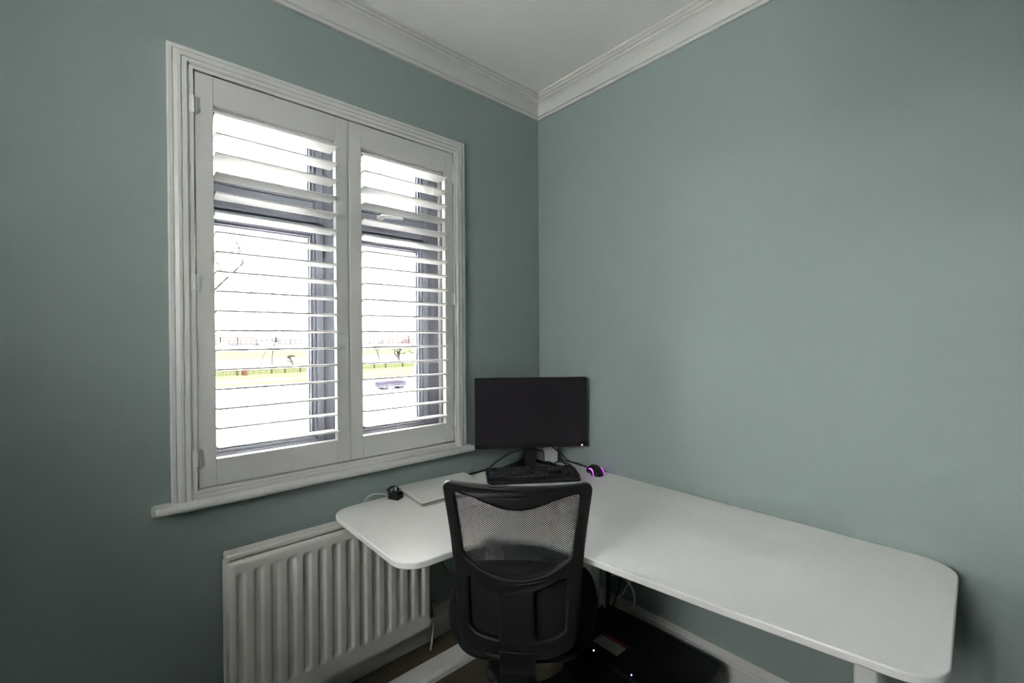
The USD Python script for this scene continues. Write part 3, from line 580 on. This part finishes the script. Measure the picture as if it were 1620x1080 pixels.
C('black_lead', [(-.06, -.600, .69), (-.06, -.595, .42), (-.06, -.580, .293), (-.060, -.569, .216), (-.060, -.544, .140), (-.055, -.51, .06)], .0035, m_bcable, 'thin black lead behind the white loop under the desk')
C('thin_lead', [(-.83, -.20, .69), (-.812, -.20, .52), (-.792, -.20, .461), (-.774, -.20, .426), (-.745, -.20, .387), (-.70, -.20, .36)], .003, m_bcable, 'thin black lead sagging under the left end of the desk')

# ------------------------------------------------------------------ outdoors, one floor down
ZG = -4.5
def flat(name, y0, y1, mat, z=0.0, kind='structure', th=.3, x0=-160, x1=420):
    return single(name, box(x0, x1, y0, y1, ZG-th, ZG+z), mat, kind=kind, smooth=False)
def strip(name, n0, n1, mat, z, th=.4, x0=-300, x1=700):
    return single(name, box(x0, x1, n0, n1, ZG-th, ZG+z), mat, kind='structure', smooth=False)
strip('pavement', .25, 14, m_pave, .06); strip('road', 14, 62.7, m_road, 0); strip('verge', 62.7, 88, m_verge, .05)
strip('lawn', 88, 122, m_grass, .03); strip('footpath', 122, 150, m_path, .03); strip('meadow', 150, 310, m_grass, .03); strip('far_ground', 310, 1500, m_road, .03)
# picket fence along the verge, low railing by the road
FX0, FX1, FY = -30, 130, 82.6
pf = Thing('picket_fence', 'long low green picket fence along the park edge beyond the road', 'fence', loc=(50, FY, ZG+.05))
pf.part('rail', cat(box(FX0, FX1, FY+.03, FY+.07, ZG+.25, ZG+.32), box(FX0, FX1, FY+.03, FY+.07, ZG+.66, ZG+.73)), m_fence, smooth=False, kind='stuff')
pf.part('picket', cat(*[box(x, x+.10, FY, FY+.03, ZG+.05, ZG+.88) for x in np.arange(FX0, FX1, .21)]), m_fence, smooth=False, kind='stuff')
rng = random.Random(5)
for x in [13.2, 14.0, 18.3, 20.4, 22.9, 27.2, 29.1, 33.4, 36.8, 39.2, 43.0, 46.4]: pf.part('post', box(x, x+.22, FY-.06, FY+.12, ZG+.05, ZG+.98), m_post, smooth=False)
gr = Thing('road_railing', 'thin grey knee-high railing on posts along the near side of the road', 'railing', loc=(20, 44.5, ZG))
gr.part('rail', box(-20, 80, 44.47, 44.53, ZG+.55, ZG+.60), m_rail, smooth=False)
for k in range(24): gr.part('post', cyl(.055, .85, (5.6-12+k*3.45, 44.5, ZG), n=8), m_rail)
bn = Thing('litter_bin', 'small red litter bin beside the picket fence', 'bin', loc=(14.3, 81.6, ZG+.05))
bn.part('body', lathe([(0, 0), (.27, 0), (.33, .75), (0, .75)], 12, (14.3, 81.6, ZG+.05)), m_binred); bn.part('lid', lathe([(0, 0), (.36, 0), (.30, .16), (0, .22)], 12, (14.3, 81.6, ZG+.80)), m_binred)

def tree(x, y, h, seed, label, spread=.55, r=.16, depth=5, lean=(0, 0), first=.32, minr=.008, sides=5, wide=1.0, z0=None):
    rg = random.Random(seed); trunk, boughs = [], []
    z0 = ZG if z0 is None else z0
    def grow(p, d, L, rad, lev):
        n = 4; pts = [np.array(p, float)]
        for k in range(n):
            d = d+np.array([rg.gauss(0, .13), rg.gauss(0, .13), rg.gauss(0, .09)+.03]); d = d/np.linalg.norm(d); pts.append(pts[-1]+d*L/n)
        (trunk if lev == 0 else boughs).append(tube(pts, [rad, rad*.62], sides if lev < 3 else 4, 2))
        if lev >= depth or rad*.6 < minr: return
        for k in range(3 if lev < 2 else rg.choice((2, 2, 3))):
            q = pts[-1] if k == 0 else pts[rg.randint(2, n)]
            ax = np.array([rg.gauss(0, 1)*wide, rg.gauss(0, 1)*wide, rg.gauss(0, .35)+.12]); ax /= np.linalg.norm(ax)
            nd = d*(1-spread)+ax*spread*1.15; nd /= np.linalg.norm(nd)
            grow(q, nd, L*rg.uniform(.62, .86), rad*.6*(1 if k == 0 else .8), lev+1)
    grow((x, y, z0), np.array([lean[0], lean[1], 1.0])/np.linalg.norm([lean[0], lean[1], 1]), h*first, r, 0)
    t = Thing('bare_tree', label, 'tree', loc=(x, y, z0))
    t.part('trunk', cat(*trunk), m_bark, 40); t.part('branches', cat(*boughs), m_twig, 40, kind='stuff')
tree(-2.6, 17.5, 15.5, 18, 'tall bare street tree close outside, its twigs crossing the top of the left pane', .62, .17, 6, (.30, -.12), .33, .005, 6)
tree(23.4, 111.9, 7.0, 3, 'slim pale bare sapling in the park, left of the forked one', .4, .10, 4, (0, 0), .40, .02)
tree(26.0, 113.2, 8.5, 8, 'slim bare tree with a forked stem in the park', .34, .14, 4, (-.10, 0), .42, .02)
tree(29.4, 109.2, 6.5, 21, 'low crooked bare tree spreading sideways in the park', .75, .30, 5, (-.45, 0), .22, .02)
tree(49.6, 107.0, 9.5, 5, 'thin bare tree, leftmost of the three seen through the right panel', .45, .16, 5, (0, 0), .34, .02)
tree(50.2, 98.0, 11.0, 14, 'big bare tree with a thick forked trunk, middle of the three in the right panel', .55, .40, 6, (.05, 0), .22, .02)
tree(55.6, 97.0, 10.5, 17, 'bare tree with a wide V-shaped trunk, rightmost of the three in the right panel', .58, .38, 6, (.06, 0), .20, .02)
for k, (x, y, h, lb) in enumerate([(118, 470, 15, 'brown leafless scrub tree in front of the far terraces, left panel'), (131, 480, 13, 'second brown leafless tree on the far side of the park, left panel'), (238, 440, 14, 'brown leafless tree before the far roofs, right panel left side'), (252, 450, 12, 'brown leafless tree before the far roofs, right panel middle')]):
    tree(x, y, h, 40+k, lb, .6, .35, 5, (0, 0), .25, .05)
# terraces, flats and vehicles on the far side of the park
def house(x, y, w, d, h, wall, n, label, roofh=3.0, bays=True):
    t = Thing('house', label, 'house', loc=(x+w/2, y, ZG))
    t.part('wall', box(x, x+w, y, y+d, ZG, ZG+h), wall, smooth=False)
    t.part('roof', loft([(x-.3, y-.4, ZG+h), (x-.3, y+d+.4, ZG+h), (x-.3, y+d/2, ZG+h+roofh)], [(x+w+.3, y-.4, ZG+h), (x+w+.3, y+d+.4, ZG+h), (x+w+.3, y+d/2, ZG+h+roofh)]), m_roof, smooth=False)
    for k in range(n):
        cx = x+w*(k+.5)/n
        for z in (1.0, 4.0):
            if z+1.7 < h: t.part('window', box(cx-.75, cx+.75, y-.08, y, ZG+z, ZG+z+1.7), m_hwin, smooth=False)
        t.part('door', box(cx+1.2, cx+2.1, y-.06, y, ZG, ZG+2.1), m_hwin, smooth=False)
    for k in range(max(1, n//2)):
        cx = x+w*(k+.5)/max(1, n//2)
        t.part('chimney', box(cx-.5, cx+.5, y+d/2-.5, y+d/2+.5, ZG+h+roofh-.8, ZG+h+roofh+1.6), wall, smooth=False)
house(66, 520, 11, 9, 8.5, m_render, 2, 'white rendered house at the far left behind the park')
house(78, 520, 14, 9, 8.0, m_brick, 3, 'reddish brick house, first of the far terrace in the left panel')
house(93, 522, 14, 9, 8.0, m_brick, 3, 'reddish brick house, second of the far terrace in the left panel')
house(109, 530, 20, 9, 6.5, m_brickp, 4, 'pale brick terrace behind the white vans')
house(131, 528, 26, 10, 7.0, m_brickp, 5, 'long pale brick terrace with a grey roof, right part of the left panel')
house(212, 470, 20, 10, 7.5, m_brickp, 4, 'pale brick terrace at the left of the right panel')
house(234, 480, 28, 10, 7.0, m_brick, 5, 'long brick terrace with a low grey roof in the middle of the right panel')
house(264, 478, 22, 10, 8.0, m_brickp, 4, 'pale brick terrace at the right of the right panel')
def flats(x, y, w, h, label):
    t = Thing('block_of_flats', label, 'building', loc=(x, y, ZG)); t.part('wall', box(x, x+w, y, y+16, ZG, ZG+h), m_flat, smooth=False)
    for i in range(4):
        for j in range(int(h/7)): t.part('window', box(x+w*(i+.25)/4, x+w*(i+.75)/4, y-.2, y, ZG+8+j*6, ZG+11+j*6), m_render, smooth=False)
    t.part('roof', box(x+w*.3, x+w*.6, y+3, y+9, ZG+h, ZG+h+4), m_flat, smooth=False)
flats(182, 950, 16, 26, 'faint tall block of flats on the skyline, left one'); flats(206, 960, 22, 21, 'faint wide block of flats on the skyline, middle one'); flats(268, 970, 26, 17, 'faint low block of flats on the skyline, right one')
def van(x, y, L, W, Hh, mat, label, catg):
    t = Thing(catg, label, catg, loc=(x, y, ZG))
    pr = [(0, .45), (L, .45), (L, Hh), (L*.22, Hh), (L*.10, Hh*.62), (0, Hh*.5)] if catg == 'van' else [(0, .35), (L, .35), (L, .85), (L*.82, .95), (L*.70, Hh), (L*.36, Hh), (L*.24, .95), (0, .85)]
    t.part('body', loft([(x+a, y, ZG+b) for a, b in pr], [(x+a, y+W, ZG+b) for a, b in pr]), mat, smooth=False)
    t.part('side_window', loft([(x+L*.13, y-.02, ZG+Hh*.62), (x+L*.24, y-.02, ZG+Hh*.62), (x+L*.24, y-.02, ZG+Hh*.92), (x+L*.21, y-.02, ZG+Hh*.92)], [(x+L*.13, y, ZG+Hh*.62), (x+L*.24, y, ZG+Hh*.62), (x+L*.24, y, ZG+Hh*.92), (x+L*.21, y, ZG+Hh*.92)]) if catg == 'van' else box(x+L*.34, x+L*.72, y-.02, y, ZG+.98, ZG+Hh-.08), m_card, smooth=False)
    for k in (.18, .80): t.part('wheel', cyl(.36, W+.04, (x+L*k, y-.02, ZG+.36), (0, 1, 0), n=14), m_card)
van(71, 490, 7, 2.3, 3.4, m_vanw, 'white van at the far left across the park', 'van'); van(81.5, 488, 4.6, 2.0, 2.6, m_vanb, 'blue van across the park', 'van')
van(106, 486, 6.5, 2.3, 3.3, m_vanw, 'white van before the pale terrace, left of its neighbour', 'van'); van(114, 486, 6.8, 2.3, 3.4, m_vanw, 'white van before the pale terrace, right of its neighbour', 'van')
van(100, 485, 4.4, 1.8, 1.5, m_card, 'dark car parked between the blue van and the white vans', 'car'); van(147, 470, 4.4, 1.8, 1.5, m_card, 'dark car parked before the long pale terrace', 'car')
van(21.0, 46.2, 3.2, 1.6, .92, m_card, 'low dark car on the near road, seen through the right panel', 'car')
